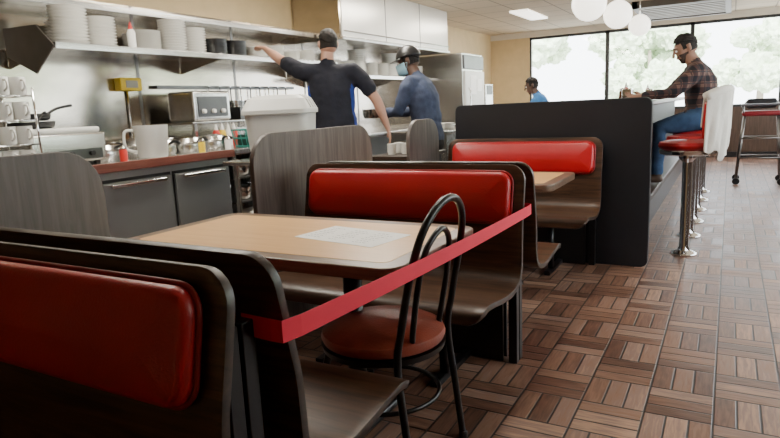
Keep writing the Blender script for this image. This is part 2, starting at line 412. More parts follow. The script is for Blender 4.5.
def tape():
    a=V((-.738,.93,.775)); b=V((-.738,2.52,.735)); n=30; w=.023; vs=[];fs=[]
    path=[V((-.84,.868,.785)),V((-.765,.868,.782)),V((-.742,.874,.779)),a]
    for i in range(1,n): 
        t=i/n; p=a.lerp(b,t); p.z-=.008*math.sin(math.pi*t); path.append(p)
    path+=[b,V((-.742,2.592,.735)),V((-.765,2.603,.735)),V((-.84,2.604,.735))]
    for i,p in enumerate(path):
        vs+=[p+V((0,0,w)),p+V((0,0,-w))]
    for i in range(len(path)-1): fs.append((2*i,2*i+1,2*i+3,2*i+2))
    o=mesh('barrier_tape',vs,fs,redtape,None,False); s=o.modifiers.new('s','SOLIDIFY'); s.thickness=.0008
tape()
# ------------------------------------------------------------------ counter + stools
ct=empty('lunch_counter',(-1,7.5,0))
box('countertop',-1.22,-.62,4.62,11.2,1.11,1.15,walnut,ct,.008)
box('front_panel',-.86,-.80,4.62,11.2,0,1.11,blackl,ct)
box('footrest',-.80,-.56,4.64,11.2,.30,.36,walnutd,ct,.01); box('footrest_riser',-.80,-.62,4.64,11.2,0,.30,black,ct)
box('server_shelf',-1.22,-.86,4.62,11.2,.55,.58,steel,ct); box('server_end',-1.22,-.86,4.62,4.66,0,1.11,blackl,ct); box('server_end_b',-1.22,-.86,11.16,11.2,0,1.11,blackl,ct)
def stool(x,y,cover=False):
    e=empty('counter_stool',(x,y,0))
    lathe('base',[(0,0),(.02,0),(.095,.004),(.09,.012),(.045,.03),(.033,.06),(.033,.70),(.06,.73),(.06,.76),(0,.76)],(x,y,0),chrome,e,28)
    lathe('seat_rim',[(0,.755),(.17,.755),(.195,.765),(.198,.79),(.19,.80),(0,.80)],(x,y,0),chrome,e,36)
    lathe('seat_cushion',[(.185,.798),(.20,.81),(.205,.83),(.195,.85),(.15,.862),(0,.868)],(x,y,0),redv,e,36)
    def back(nm,z0,z1,m,ro,fold,edge,th):
        vs=[];fs=[];n=36;k=16
        for j in range(k+1):
            for i in range(n+1):
                q=-1+2*i/n; a=math.radians(64*q); t=j/k
                zz=z0+(z1-z0)*t-.05*abs(q)**3*t
                if edge: zz+=(1-t)*(.035*math.sin(q*7+1)+.02*math.sin(q*17))
                rr=ro+.03*t+fold*(math.sin(a*15+t*2.5)*.6+math.sin(a*27+1-t*3)*.4)*(1.15-t)
                vs.append((x+rr*math.cos(a),y+rr*math.sin(a)*.95,zz))
        for j in range(k):
            for i in range(n): b=j*(n+1)+i; fs.append((b,b+1,b+n+2,b+n+1))
        o=mesh(nm,vs,fs,m,e,True); s=o.modifiers.new('s','SOLIDIFY'); s.thickness=th; s.offset=0
        b=o.modifiers.new('b','BEVEL'); b.width=th*.4; b.segments=3; b.limit_method='ANGLE'; b.angle_limit=1
    back('backrest',.88,1.18,redv,.212,0,False,.03)
    if cover:
        back('draped_jacket',.76,1.215,cream,.245,.016,True,.012)
        back('draped_jacket_front',.93,1.215,cream,.188,.008,True,.010)
        pts=[V((x+(.218+.03)*math.cos(math.radians(64*q)),y+.248*math.sin(math.radians(64*q))*.95,1.215-.05*abs(q)**3)) for q in [i/12-1 for i in range(25)]]
        tube('jacket_collar',pts,.036,cream,e,n=12)
    for sy in (-1,1): tube('back_strut',[(x+.10,y+sy*.09,.765),(x+.20,y+sy*.10,.77),(x+.225,y+sy*.10,.92)],.010,chrome,e,sm=4)
for i in range(6): stool(-.26,5.03+i*.67,i in (0,1))
def dispenser(x,y,z):
    e=empty('napkin_dispenser',(x,y,z)); box('body',x-.05,x+.05,y-.06,y+.06,z,z+.13,chrome,e,.01); box('napkins',x+.05,x+.054,y-.045,y+.045,z+.015,z+.115,paper,e)
for y in (6.9,8.9): dispenser(-.95,y,1.151)
redpl=mat('red_plastic',(.55,.03,.02),.4)
def sbottle(x,y,z,m1,m2,par=None):
    e=par or empty('sauce_bottle',(x,y,z)); lathe('bottle_body',[(0,0),(.03,0),(.032,.01),(.032,.12),(.02,.145),(0,.145)],(x,y,z),m1,e,16); lathe('bottle_cap',[(0,.145),(.018,.145),(.014,.165),(.004,.2),(0,.2)],(x,y,z),m2,e,12)
sbottle(-1.0,7.15,1.151,redpl,white); sbottle(-1.0,9.15,1.151,redpl,white)
def syrup(x,y,z):
    e=empty('syrup_pourer',(x,y,z)); lathe('jar',[(0,0),(.035,0),(.038,.02),(.032,.10),(.028,.11),(0,.11)],(x,y,z),mat('syrup',(.09,.03,.01),.1),e,18); lathe('lid',[(.03,.11),(.03,.125),(.01,.14),(0,.14)],(x,y,z),chrome,e,18); tube('handle',[(x+.035,y,z+.10),(x+.07,y,z+.09),(x+.07,y,z+.04),(x+.037,y,z+.03)],.005,chrome,e,sm=4)
syrup(-1.02,7.03,1.151); syrup(-.98,9.04,1.151)
# ------------------------------------------------------------------ rolling high chair
def rolling(x,y):
    e=empty('rolling_high_chair',(x,y,0)); g=[]
    for sx in (-1,1):
        for sy in (-1,1):
            g.append(tube_geo([V((x+sx*.25,y+sy*.22,.08)),V((x+sx*.19,y+sy*.17,.88))],.016))
            lathe('caster',[(0,-.015),(.04,-.015),(.045,-.008),(.045,.008),(.04,.015),(0,.015)],(x+sx*.25,y+sy*.22,.045),black,e,16,M=Matrix.Rotation(math.pi/2,3,'X'))
            tube('caster_fork',[(x+sx*.25,y+sy*.22,.04),(x+sx*.25,y+sy*.22,.10)],.012,chrome,e)
    for z,s in ((.35,.225),(.6,.21)):
        g.append(tube_geo([V((x+a*s,y+b*s*.95,z)) for a,b in ((-1,-1),(1,-1),(1,1),(-1,1))],.010,True))
    for sx in (-1,1):
        g.append(tube_geo(cr_path([(x+sx*.19,y+.17,.88),(x+sx*.20,y+.20,1.0),(x+sx*.15,y+.21,1.08)],4),.012))
        g.append(tube_geo(cr_path([(x+sx*.20,y+.20,1.0),(x+sx*.22,y,1.0),(x+sx*.22,y-.18,1.0),(x+sx*.19,y-.17,.88)],4),.010))
    g.append(tube_geo([V((x-.15,y+.21,1.08)),V((x+.15,y+.21,1.08))],.012))
    multi('frame',g,midsteel,e)
    mr=mat('maroon_vinyl',(.20,.006,.012),.45)
    rslab('seat',.44,.40,.05,.06,.02,mr,basis((x,y,.88),V((1,0,0)),V((0,1,0)),V((0,0,1))),e)
    rslab('backrest',.34,.13,.03,.03,.012,black,basis((x,y+.20,1.03),V((1,0,0)),V((0,0,1)),V((0,-1,0))),e)
    rslab('tray',.48,.24,.04,.025,.008,mat('gray_tray',(.10,.10,.11),.4),basis((x,y-.14,1.01),V((1,0,0)),V((0,1,0)),V((0,0,1))),e)
rolling(.36,9.3)
bench(1.0,2.1,8.4,-1); bench(1.0,2.1,8.51,1)
# ------------------------------------------------------------------ kitchen
kc=empty('kitchen_counter',(-4,5,0)); KX=-3.52
box('base_cabinet',-4.55,KX+.03,1.2,3.62,.10,.88,steeld,kc,.004)
box('toe_kick',-4.5,KX-.03,1.2,3.62,0,.10,black,kc)
box('countertop',-4.58,KX+.06,1.2,9.0,.88,.925,steel,kc,.006)
box('red_edge',KX+.06,KX+.085,1.2,3.65,.87,.93,redwood,kc,.004)
for a,b in ((1.25,1.82),(1.86,2.42),(2.46,3.02),(3.06,3.60)):
    box('door',KX+.03,KX+.055,a,b,.14,.80,steeld,kc,.006); box('door_gasket',KX+.031,KX+.034,a-.012,b+.012,.125,.82,black,kc)
    box('door_pull',KX+.055,KX+.085,a+.06,b-.06,.765,.79,chrome,kc,.006)
for y in (3.66,4.25,4.85,9.0-.04): 
    for x in (-4.5,KX+.02): box('leg',x-.02,x+.02,y,y+.04,0,.88,steel,kc)
for z in (.22,.48,.68): box('pan_shelf',-4.5,KX+.04,3.66,4.87,z,z+.015,midsteel,kc)
box('base_cabinet_b',-4.55,KX+.03,4.95,9.0,.1,.88,steeld,kc,.004)
pansteel=mat('pan_steel',(.56,.55,.53),.22,1,.1)
def pan(name,x,y,z,r=.12,h=.05,m=pansteel,hd=None,par=None):
    e=par or empty(name,(x,y,z))
    lathe(name+'_bowl',[(0,0),(r*.8,0),(r*.95,h*.3),(r,h),(r-.004,h),(r*.92,h*.35),(r*.78,.006),(0,.006)],(x,y,z),m,e,28)
    if hd is not None:
        dx,dy=math.cos(hd),math.sin(hd); tube(name+'_handle',[(x+dx*r*.95,y+dy*r*.95,z+h*.8),(x+dx*(r+.08),y+dy*(r+.08),z+h+.03),(x+dx*(r+.2),y+dy*(r+.2),z+h+.05)],.009,black,e,sm=4)
    return e
for z in (.235,.495,.695):
    for y in (3.83,4.14,4.45,4.72): pan('steel_pan',-3.62,y,z,.12,.07,par=kc); pan('steel_pan',-3.62,y,z+.04,.12,.07,par=kc)
rslab('folded_towel',.28,.20,.03,.06,.02,cream,basis((-3.56,3.98,.33),V((0,1,0)),V((1,0,0)),V((0,0,1))),kc,dome=.02)
def wshelf(name,y0,y1,x0,x1,z):
    e=empty(name,((x0+x1)/2,(y0+y1)/2,z)); box('deck',x0,x1,y0,y1,z-.02,z,steel,e,.003); box('lip',x1-.004,x1+.008,y0,y1,z-.045,z+.0,steel,e,.003)
    y=y0+.02
    while y<y1:
        mesh('bracket',[(x0,y,z-.02),(x1,y,z-.02),(x0,y,z-.14),(x0,y+.012,z-.02),(x1,y+.012,z-.02),(x0,y+.012,z-.14)],[(0,1,2),(3,5,4),(0,3,4,1),(1,4,5,2),(2,5,3,0)],steel,e); y+=1.6
    return e
SZ=1.735
ws=wshelf('plate_shelf',2.62,6.02,-4.58,-3.98,SZ)
E5=[(-4.50,SZ+.13),(-4.12,SZ+.12),(-3.95,SZ-.03),(-4.18,SZ-.20),(-4.50,SZ-.06)]
mesh('end_plate',[(x,2.59,z) for x,z in E5]+[(x,2.60,z) for x,z in E5],[(0,1,2,3,4),(9,8,7,6,5)]+[(i,(i+1)%5,(i+1)%5+5,i+5) for i in range(5)],midsteel,ws)
wshelf('upper_shelf',2.4,6.02,-4.58,-4.28,2.08)
wshelf('dish_shelf',6.2,9.1,-4.58,-4.1,1.62)
def plates(x,y,z,n,r,bowl=False):
    z+=.001; prof=[(0,0)];h=0; st=.012 if not bowl else .022
    for i in range(n):
        h=i*st; prof+=[(r*.6,h),(r*.96,h+st*.75),(r,h+st*.95),(r*.97,h+st)]
    prof+=[(r*.62,h+st*.4),(0,h+st*.4)]
    lathe('plate_stack' if not bowl else 'bowl_stack',prof,(x,y,z),white,None,28)
plates(-4.13,2.84,SZ,12,.128,True); plates(-4.18,3.12,SZ,10,.120,True)
plates(-4.43,2.98,SZ,9,.11,True)
sbottle(-4.08,3.32,SZ+.001,white,redpl)
plates(-4.18,3.53,SZ,13,.125); plates(-4.16,3.80,SZ,12,.115,True); plates(-4.18,4.05,SZ,10,.11,True)
for y in (3.3,3.66,3.93,4.2): plates(-4.44,y,SZ,14,.115)
for i,y in enumerate((4.32,4.58)):
    e=empty('frying_pan_stack',(-4.2,y,SZ))
    for k in range(4): pan('pan',-4.2,y,SZ+.001+.035*k,.12,.045,black,par=e)
plates(-4.18,4.86,SZ,9,.12); plates(-4.18,5.13,SZ,11,.12); plates(-4.18,5.40,SZ,8,.12); plates(-4.18,5.67,SZ,10,.12)
for y in (6.4,6.7,7.0,7.3,7.6,7.9,8.3,8.7): plates(-4.32,y,1.62,15,.13,y in(7.0,7.9))
def warmer():
    e=empty('countertop_egg_cooker',(-3.8,2.36,.925))
    box('body',-4.12,-3.58,2.12,2.62,.946,1.13,steel,e,.015); box('lid',-4.10,-3.60,2.14,2.60,1.13,1.165,offw,e,.012)
    box('control_panel',-3.58,-3.572,2.14,2.58,.965,1.03,darksteel,e)
    for y in (2.2,2.36,2.5): lathe('knob',[(0,0),(.018,0),(.016,.02),(0,.022)],(-3.572,y,1.0),black,e,14,M=Matrix.Rotation(math.pi/2,3,'Y'))
    for x in (-4.07,-3.63):
        for y in (2.15,2.57): box('foot',x-.015,x+.015,y-.015,y+.015,.926,.946,black,e)
warmer()
pe=pan('frying_pan',-3.85,2.30,1.166,.14,.045,black,hd=-.3); pan('frying_pan_b',-3.85,2.30,1.215,.12,.045,black,hd=1.7,par=pe)
def mugrack():
    e=empty('mug_rack',(-3.5,1.98,.925)); g=[]
    for x in (-3.75,-3.44):
        for y in (1.70,2.09): g.append(tube_geo([V((x,y,.926)),V((x,y,1.40))],.007))
    for z in (.95,1.085,1.22,1.355):
        for x in (-3.75,-3.44): g.append(tube_geo([V((x,1.70,z)),V((x,2.09,z))],.005))
        for y in (1.70,1.83,1.96,2.09): g.append(tube_geo([V((-3.75,y,z)),V((-3.44,y,z))],.004))
    multi('wire_frame',g,chrome,e)
    for z in (.956,1.091,1.226,1.361):
        for y in (1.755,1.85,1.945,2.04):
            for x in (-3.49,-3.60):
                lathe('mug',[(0,0),(.038,0),(.043,.01),(.044,.098),(.040,.098),(.038,.012),(0,.012)],(x,y,z),white,e,18)
            tube('mug_handle',[(-3.449,y,z+.08),(-3.422,y,z+.075),(-3.418,y,z+.04),(-3.449,y,z+.022)],.006,white,e,sm=4)
mugrack()
def waffle(x,y):
    e=empty('waffle_iron',(x,y,.925)); lathe('base',[(0,0),(.12,0),(.13,.03),(.125,.06),(0,.06)],(x,y,.926),steel,e,28); lathe('lid',[(.125,.062),(.13,.075),(.11,.105),(.04,.12),(0,.12)],(x,y,.926),pansteel,e,28)
    tube('handle',[(x+.11,y,1.0),(x+.17,y,1.02),(x+.23,y,1.01)],.012,black,e,sm=4); box('hinge',x-.16,x-.11,y-.03,y+.03,.926,1.02,darksteel,e,.005)
for y in (2.78,3.26,3.54,3.82): waffle(-3.84,y)
for y in (2.80,3.09,3.38,3.67): waffle(-4.26,y)
def pitcher():
    e=empty('batter_pitcher',(-3.62,2.98,.925)); lathe('body',[(0,0),(.095,0),(.10,.01),(.118,.225),(.112,.225),(.095,.014),(0,.014)],(-3.60,3.0,.926),offw,e,30)
    tube('handle',[(-3.66,2.90,1.12),(-3.69,2.85,1.11),(-3.69,2.85,1.0),(-3.655,2.91,.97)],.010,offw,e,sm=5)
pitcher()
def toaster(y0,k):
    e=empty('toaster',(-4.3,y0,1.15))
    box('body',-4.45,-4.12,y0-.23,y0+.23,1.151,1.42,steel,e,.025,4)
    for y in (-.15,-.05,.05,.15): box('slot',-4.42,-4.16,y0+y-.012,y0+y+.012,1.418,1.422,black,e)
    box('front',-4.12,-4.115,y0-.18,y0+.18,1.19,1.37,darksteel,e)
    for y in (-.12,0,.12): lathe('knob',[(0,0),(.022,0),(.018,.02),(0,.022)],(-4.115,y0+y,1.24),white,e,14,M=Matrix.Rotation(math.pi/2,3,'Y'))
toaster(4.15,0)
e=empty('equipment_riser',(-4.3,4.9,.925)); box('riser_shelf',-4.55,-4.08,3.86,6.0,1.13,1.15,steel,e,.004)
for y in (3.88,4.9,5.96): box('riser_leg',-4.12,-4.09,y,y+.03,.926,1.13,steel,e)
e=empty('ingredient_tray',(-4.3,4.9,1.15)); box('tray',-4.42,-4.12,4.5,5.55,1.151,1.27,darksteel,e,.006)
for i in range(5): lathe('insert',[(0,0),(.08,0),(.085,.07),(.09,.07),(.09,.075),(0,.075)],(-4.27,4.62+i*.2,1.26),black if i%2 else pansteel,e,20)
e=empty('utensil_rail',(-4.55,4.9,1.47)); box('rail',-4.59,-4.53,3.9,5.9,1.46,1.49,darksteel,e)
for i in range(9):
    y=4.5+i*.15; tube('hanging_utensil',[(-4.50,y,1.48),(-4.50,y,1.30)],.006,black if i%3 else chrome,e); lathe('utensil_head',[(0,-.004),(.035,-.002),(.035,.002),(0,.004)],(-4.50,y,1.27),darksteel if i%2 else chrome,e,14,M=Matrix.Rotation(math.pi/2,3,'Y'))
    box('hook',-4.54,-4.495,y-.004,y+.004,1.475,1.485,chrome,e)
e=empty('electrical_box',(-4.55,3.6,1.5)); box('case',-4.588,-4.50,3.50,3.72,1.44,1.55,yellow,e,.012); box('cover',-4.50,-4.494,3.55,3.67,1.465,1.525,mat('gray_cover',(.35,.33,.28),.5),e,.004); tube('conduit',[(-4.575,3.61,1.44),(-4.575,3.61,.926)],.010,steel,e)
gr=empty('griddle',(-4,4.9,.925)); box('plate',-4.05,-3.56,4.35,5.5,.926,.965,darksteel,gr,.006); box('splash',-4.07,-4.055,4.35,5.5,.926,1.08,steel,gr,.003)
for y in (4.5,4.8,5.1,5.35): pan('steel_pan',-3.78,y,.965,.11,.05,pansteel,hd=.2,par=gr)
def basket():
    e=empty('wire_basket',(-3.5,3.76,.925)); g=[]
    for z,s in ((.933,.85),(1.0,.92),(1.07,1.0)): g.append(tube_geo([V((-3.60+x*s,4.1+y*s,z)) for x,y in rrect(.22,.40,.03,3)],.006,True))
    for x,y in rrect(.22,.40,.03,3)+[(x,-.20) for x in(-.06,0,.06)]+[(x,.20) for x in(-.06,0,.06)]+[(.11,y) for y in (-.15,-.1,-.05,0,.05,.1,.15)]+[(-.11,y) for y in (-.1,0,.1)]:
        g.append(tube_geo([V((-3.60+x*.85,4.1+y*.85,.933)),V((-3.60+x,4.1+y,1.07))],.0035,n=6))
    multi('wires',g,teal,e); box('tray_bottom',-3.69,-3.51,3.94,4.26,.927,.932,teal,e)
    box('liner',-3.68,-3.52,3.95,4.25,.933,1.03,mat('dark_green',(.01,.05,.04),.6),e,.01)
basket()
def shaker(x,y,z,m=white):
    e=empty('spice_shaker',(x,y,z)); lathe('jar',[(0,0),(.025,0),(.026,.07),(.022,.08),(0,.08)],(x,y,z+.001),m,e,14); lathe('cap',[(.024,.08),(.024,.09),(.015,.10),(0,.10)],(x,y,z+.001),chrome,e,14)
shaker(-3.53,3.40,.925,yellow); shaker(-3.53,3.68,.925,white); shaker(-3.53,2.70,.925,redpl)
def pot(x,y,z,r,h):
    e=empty('stock_pot',(x,y,z)); z+=.001; lathe('body',[(0,0),(r,0),(r,h),(r-.005,h),(r-.005,.01),(0,.01)],(x,y,z),pansteel,e,28)
    for s in (-1,1): tube('handle',[(x,y+s*r,z+h*.75),(x+.03,y+s*(r+.03),z+h*.78),(x-.03,y+s*(r+.03),z+h*.78),(x,y+s*r,z+h*.75)],.006,chrome,e,sm=3)
pot(-4.3,1.75,.925,.13,.22); pot(-4.38,2.42,.925,.12,.30)
for i in range(4): sbottle(-3.98,4.02+i*.075,.926,(redpl,yellow,white,redpl)[i],white)
pc=empty('prep_cart',(-2.72,3.42,0)); box('top',-3.02,-2.46,3.08,3.74,.86,.885,steel,pc,.004); box('lower_shelf',-2.96,-2.52,3.12,3.70,.25,.27,steel,pc,.004)
for x in (-2.96,-2.54):
    for y in (3.12,3.68): box('leg',x,x+.025,y,y+.025,0,.86,steel,pc)
def bin_():
    e=empty('storage_bin',(-2.72,3.4,.885)); vs=[];fs=[]
    L=[(.19,.24,0),(.21,.27,.30),(.225,.285,.305),(.225,.285,.33),(.19,.25,.40),(.15,.21,.425),(.08,.12,.43)]
    R=Matrix.Rotation(math.radians(28),3,'Z')
    for a,b,z in L:
        pr=rrect(2*a,2*b,.06); N=len(pr); vs+=[R@V((x,y,z))+V((-2.74,3.41,.887)) for x,y in pr]
    for j in range(len(L)-1):
        for i in range(N): fs.append((j*N+i,j*N+(i+1)%N,(j+1)*N+(i+1)%N,(j+1)*N+i))
    fs+=[tuple(range(N)),tuple((len(L)-1)*N+i for i in range(N))]
    o=mesh('tub',vs,fs,offw,e,True)
    bm=bmesh.new(); bm.from_mesh(o.data)
    for ed in bm.edges:
        if len(ed.link_faces)==2 and ed.calc_face_angle(0)>.45: ed.smooth=False
    bm.to_mesh(o.data); bm.free()
    for s in (-.12,0,.12):
        tube('rib',[R@V((.15,s,.425))+V((-2.74,3.41,.89)),R@V((.19,s,.40))+V((-2.74,3.41,.89)),R@V((.222,s,.335))+V((-2.74,3.41,.89))],.006,offw,e)
bin_()
sd_=empty('side_stand',(-2.4,4.6,0)); box('top',-2.60,-2.18,4.30,4.95,.78,.81,walnutd,sd_,.004); box('body',-2.57,-2.21,4.33,4.92,0,.78,blackl,sd_)
def cups(x,y,z,n=4):
    prof=[(0,0)]
    for i in range(n): prof+=[(.030,i*.03),(.038,i*.03+.028)]
    prof+=[(.036,n*.03+.05),(.040,n*.03+.06),(.036,n*.03+.06),(0,n*.03+.02)]
    lathe('paper_cup_stack',prof,(x,y,z+.001),white,None,18)
for x,y in ((-2.45,4.45),(-2.36,4.52),(-2.46,4.60),(-2.35,4.66)): cups(x,y,.81,random.choice((1,2)))
hd=empty('range_hood',(-4.2,7.5,2.0)); box('canopy',-4.58,-3.92,6.08,9.1,2.02,ZC,mat('hood_enamel',(.76,.74,.69),.28,.35,.05,1.5),hd,.01); box('canopy_lip',-4.58,-3.90,6.06,9.12,1.99,2.03,steel,hd,.005); box('end_cladding',-4.58,-3.93,6.04,6.08,1.99,ZC,steelh,hd)
for y in (7.1,8.1): box('seam',-3.921,-3.917,y,y+.012,2.03,ZC,darksteel,hd)
box('hood_rail',-3.93,-3.905,6.1,9.1,2.08,2.095,chrome,hd)
rf=empty('refrigerator',(-4.1,9.8,0)); box('cabinet',-4.55,-3.75,9.25,10.15,.08,2.0,steel,rf,.01); box('door',-3.75,-3.71,9.27,10.13,.12,1.72,offw,rf,.01); box('grille',-3.75,-3.72,9.27,10.13,1.75,1.97,darksteel,rf,.01)
tube('handle',[(-3.70,9.36,.95),(-3.66,9.36,1.0),(-3.66,9.36,1.4),(-3.70,9.36,1.45)],.012,chrome,rf); box('notice',-3.71,-3.707,9.5,9.75,1.35,1.65,paper,rf); box('notice_b',-3.71,-3.707,9.8,10.0,1.4,1.6,paper,rf)
box('kick',-4.5,-3.8,9.3,10.1,0,.08,black,rf)
sc=empty('service_counter',(-4,11.5,0)); box('cabinet',-4.55,-3.9,10.4,12.8,0,.95,walnut,sc,.005); box('top',-4.58,-3.85,10.38,12.85,.95,.99,steel,sc,.006)
cm=empty('coffee_machine',(-4.2,11.2,.99)); box('body',-4.4,-4.0,11.0,11.4,.991,1.55,steel,cm,.02); box('front_panel',-4.0,-3.995,11.05,11.35,1.35,1.52,black,cm); lathe('carafe',[(0,0),(.07,0),(.08,.05),(.06,.13),(.04,.16),(0,.16)],(-3.93,11.2,.992),mat('coffee_glass',(.05,.02,.01),.1),cm)
ps=empty('prep_station',(-3.05,6.3,0)); box('top',-3.3,-2.55,5.85,7.2,.90,.93,steel,ps,.004); box('body',-3.27,-2.58,5.88,7.17,.1,.9,steel,ps,.004); box('kick',-3.2,-2.65,5.95,7.1,0,.1,black,ps)
for y in (6.0,6.25): plates(-2.75,y,.93,6,.10)
vt=empty('ceiling_vent',(-.75,11.6,ZC)); vm=mat('vent_metal',(.09,.075,.06),.5,.3)
for q in ((-1.4,-1.32,10.4,12.4),(-.14,-.06,10.4,12.4),(-1.4,-.06,10.4,10.50),(-1.4,-.06,12.30,12.4)): box('frame',q[0],q[1],q[2],q[3],ZC-.10,ZC-.001,vm,vt)
box('back_plate',-1.35,-.1,10.45,12.35,ZC-.012,ZC-.002,black,vt)
for i in range(8): box('louver',-1.34,-.10,10.62+i*.21,10.70+i*.21,ZC-.09,ZC-.03,mat('louver_metal',(.35,.32,.28),.5,.3),vt)
globem=mat('opal_glass',(.9,.9,.88),.3,0,.01,emit=((1,.93,.80),3.0))
def globe(x,y,z,r):
    e=empty('globe_pendant_lamp',(x,y,z)); lathe('globe',[(0,-r)]+[(r*math.sin(a*math.pi/16),-r*math.cos(a*math.pi/16)) for a in range(1,16)]+[(.02,r)],(x,y,z),globem,e,28)
    tube('stem',[(x,y,z+r),(x,y,ZC)],.008,chrome,e); lathe('canopy',[(0,-.03),(.05,-.02),(.06,0),(0,0)],(x,y,ZC),chrome,e)
globe(-1.41,7.2,2.22,.185); globe(-1.27,8.25,2.2,.17); globe(-1.2,9.75,2.2,.15); globe(-1.45,5.6,2.28,.18)
def lamp(name,x,y,z,sx,sy,p,col=(1,.93,.80)):
    e=empty(name,(x,y,z)); fx=box('diffuser',x-sx/2,x+sx/2,y-sy/2,y+sy/2,z-.03,z-.001,mat('diffuser',(.9,.9,.88),.4,0,.01,emit=((1,.94,.82),3)),e,.005)
    ld=bpy.data.lights.new(name+'_light','AREA'); ld.shape='RECTANGLE'; ld.size=sx*.95; ld.size_y=sy*.95; ld.energy=p; ld.color=col
    lo=bpy.data.objects.new('tube_light',ld); COL.objects.link(lo); lo.parent=e; lo.matrix_parent_inverse=Matrix.Translation(e.location).inverted(); lo.location=(x,y,z-.035)
for y,p in ((2.6,58),(5.0,68),(7.6,70),(10.4,60)): lamp('ceiling_light',-3.0,y,ZC,.3,1.2,p)
lamp('ceiling_light',-1.2,2.9,ZC,.3,1.2,26)  # unseen fill lamp, added to brighten the dining tables
# ------------------------------------------------------------------ people
def loft(pts,side,n=16):
    vs=[];fs=[];L=len(pts); P=[V(p[0]) for p in pts]; side=V(side)
    rings=[]
    for i in range(L):
        t=(P[min(i+1,L-1)]-P[max(i-1,0)]).normalized()
        b1=side-t*side.dot(t)
        if b1.length<.1: b1=V((0,0,1)).cross(t)
        b1.normalize(); b2=t.cross(b1)
        rings.append((P[i],t,b1,b2,pts[i][1],pts[i][2]))
    seq=[]
    p,t,b1,b2,ra,rb=rings[0]; m=min(ra,rb)
    for a in (.2,.55,.85): seq.append((p-t*m*.8*math.cos(a*math.pi/2),b1,b2,ra*math.sin(a*math.pi/2),rb*math.sin(a*math.pi/2)))
    for p,t,b1,b2,ra,rb in rings: seq.append((p,b1,b2,ra,rb))
    m=min(ra,rb)
    for a in (.85,.55,.2): seq.append((p+t*m*.8*math.cos(a*math.pi/2),b1,b2,ra*math.sin(a*math.pi/2),rb*math.sin(a*math.pi/2)))
    for p,b1,b2,ra,rb in seq:
        for k in range(n):
            a=2*math.pi*k/n; vs.append(p+b1*(ra*math.cos(a))+b2*(rb*math.sin(a)))
    for j in range(len(seq)-1):
        for k in range(n):
            k2=(k+1)%n; fs.append((j*n+k,j*n+k2,(j+1)*n+k2,(j+1)*n+k))
    fs+=[tuple(range(n)),tuple((len(seq)-1)*n+k for k in range(n))]
    return vs,fs
def remeshed(name,parts,mats,parent,voxel,smooth=4,wr=0):
    geos=[loft(p,s) for p,s,_ in parts]; vs=[];fs=[]
    for v,f in geos:
        o=len(vs); vs+=v; fs+=[tuple(i+o for i in q) for q in f]
    me=bpy.data.meshes.new(name+'_t'); me.from_pydata([tuple(v) for v in vs],[],fs)
    bm=bmesh.new(); bm.from_mesh(me); bmesh.ops.recalc_face_normals(bm,faces=bm.faces); bm.to_mesh(me); bm.free()
    t=bpy.data.objects.new(name+'_t',me); COL.objects.link(t)
    r=t.modifiers.new('r','REMESH'); r.mode='VOXEL'; r.voxel_size=voxel; r.use_smooth_shade=True
    s=t.modifiers.new('s','SMOOTH'); s.factor=.5; s.iterations=smooth
    dg=bpy.context.evaluated_depsgraph_get(); dg.update()
    nm=bpy.data.meshes.new_from_object(t.evaluated_get(dg)); bpy.data.objects.remove(t)
    nm.materials.clear()
    for m in mats: nm.materials.append(m)
    segs=[]
    for p,_,k in parts:
        for i in range(len(p)-1): segs.append((V(p[i][0]),V(p[i+1][0]),min(p[i][1],p[i][2]),min(p[i+1][1],p[i+1][2]),k))
    clothv=set()
    for pg in nm.polygons:
        c=pg.center; best=9;bk=0
        for a,b,ra,rb,k in segs:
            ab=b-a; q=max(0,min(1,(c-a).dot(ab)/max(ab.length_squared,1e-9))); d=(c-(a+ab*q)).length-(ra*(1-q)+rb*q)
            if d<best: best=d;bk=k
        pg.material_index=bk; pg.use_smooth=True
        if wr and bk in (0,1,4): clothv.update(pg.vertices)
    if wr:
        nrm=[v.normal.copy() for v in nm.vertices]
        for i in clothv:
            v=nm.vertices[i]; c=v.co
            h=noise.noise(V((c.x*9,c.y*9,c.z*16)))+.5*noise.noise(V((c.x*22,c.y*22,c.z*30)))
            v.co=c+nrm[i]*(wr*(h+.2))
    o=bpy.data.objects.new(name,nm); COL.objects.link(o); o.parent=parent; o.matrix_parent_inverse=Matrix.Translation(parent.location).inverted()
    return o
def hand(name,wrist,d,nrm,thumb,curl,m,parent,s=1.0):
    W=V(wrist); d=V(d).normalized(); t=V(thumb); t=(t-d*t.dot(d)).normalized(); nn=d.cross(t); 
    if nn.dot(V(nrm))<0: nn=-nn
    parts=[([(W-d*.02,.024*s,.021*s),(W+d*.02*s,.030*s,.017*s),(W+d*.055*s,.040*s,.015*s),(W+d*.085*s,.040*s,.013*s)],t,0)]
    for i,(off,L) in enumerate(((.030,.070),(.010,.080),(-.011,.074),(-.031,.058))):
        p=W+d*.080*s+t*off*s; pts=[(p-d*.02*s,.0095*s,.0095*s)]; ang=0; q=p.copy(); pts.append((q.copy(),.0095*s,.0095*s))
        for k,fr_ in enumerate((.45,.30,.25)):
            ang+=curl*(.5+.3*k); dr=(d*math.cos(ang)+nn*math.sin(ang)); q=q+dr*L*fr_*s; pts.append((q.copy(),(.009-.0008*k)*s,(.009-.0008*k)*s))
        parts.append((pts,t,0))
    p=W+d*.025*s+t*.022*s; dr=(d*.65+t*.75+nn*.25).normalized(); q=p+dr*.042*s; dr2=(d*.9+t*.3+nn*.35).normalized()
    parts.append(([(p,.014*s,.013*s),(q,.011*s,.011*s),(q+dr2*.030*s,.009*s,.009*s)],nn,0))
    return remeshed(name,parts,[m],parent,.0045*s,2)
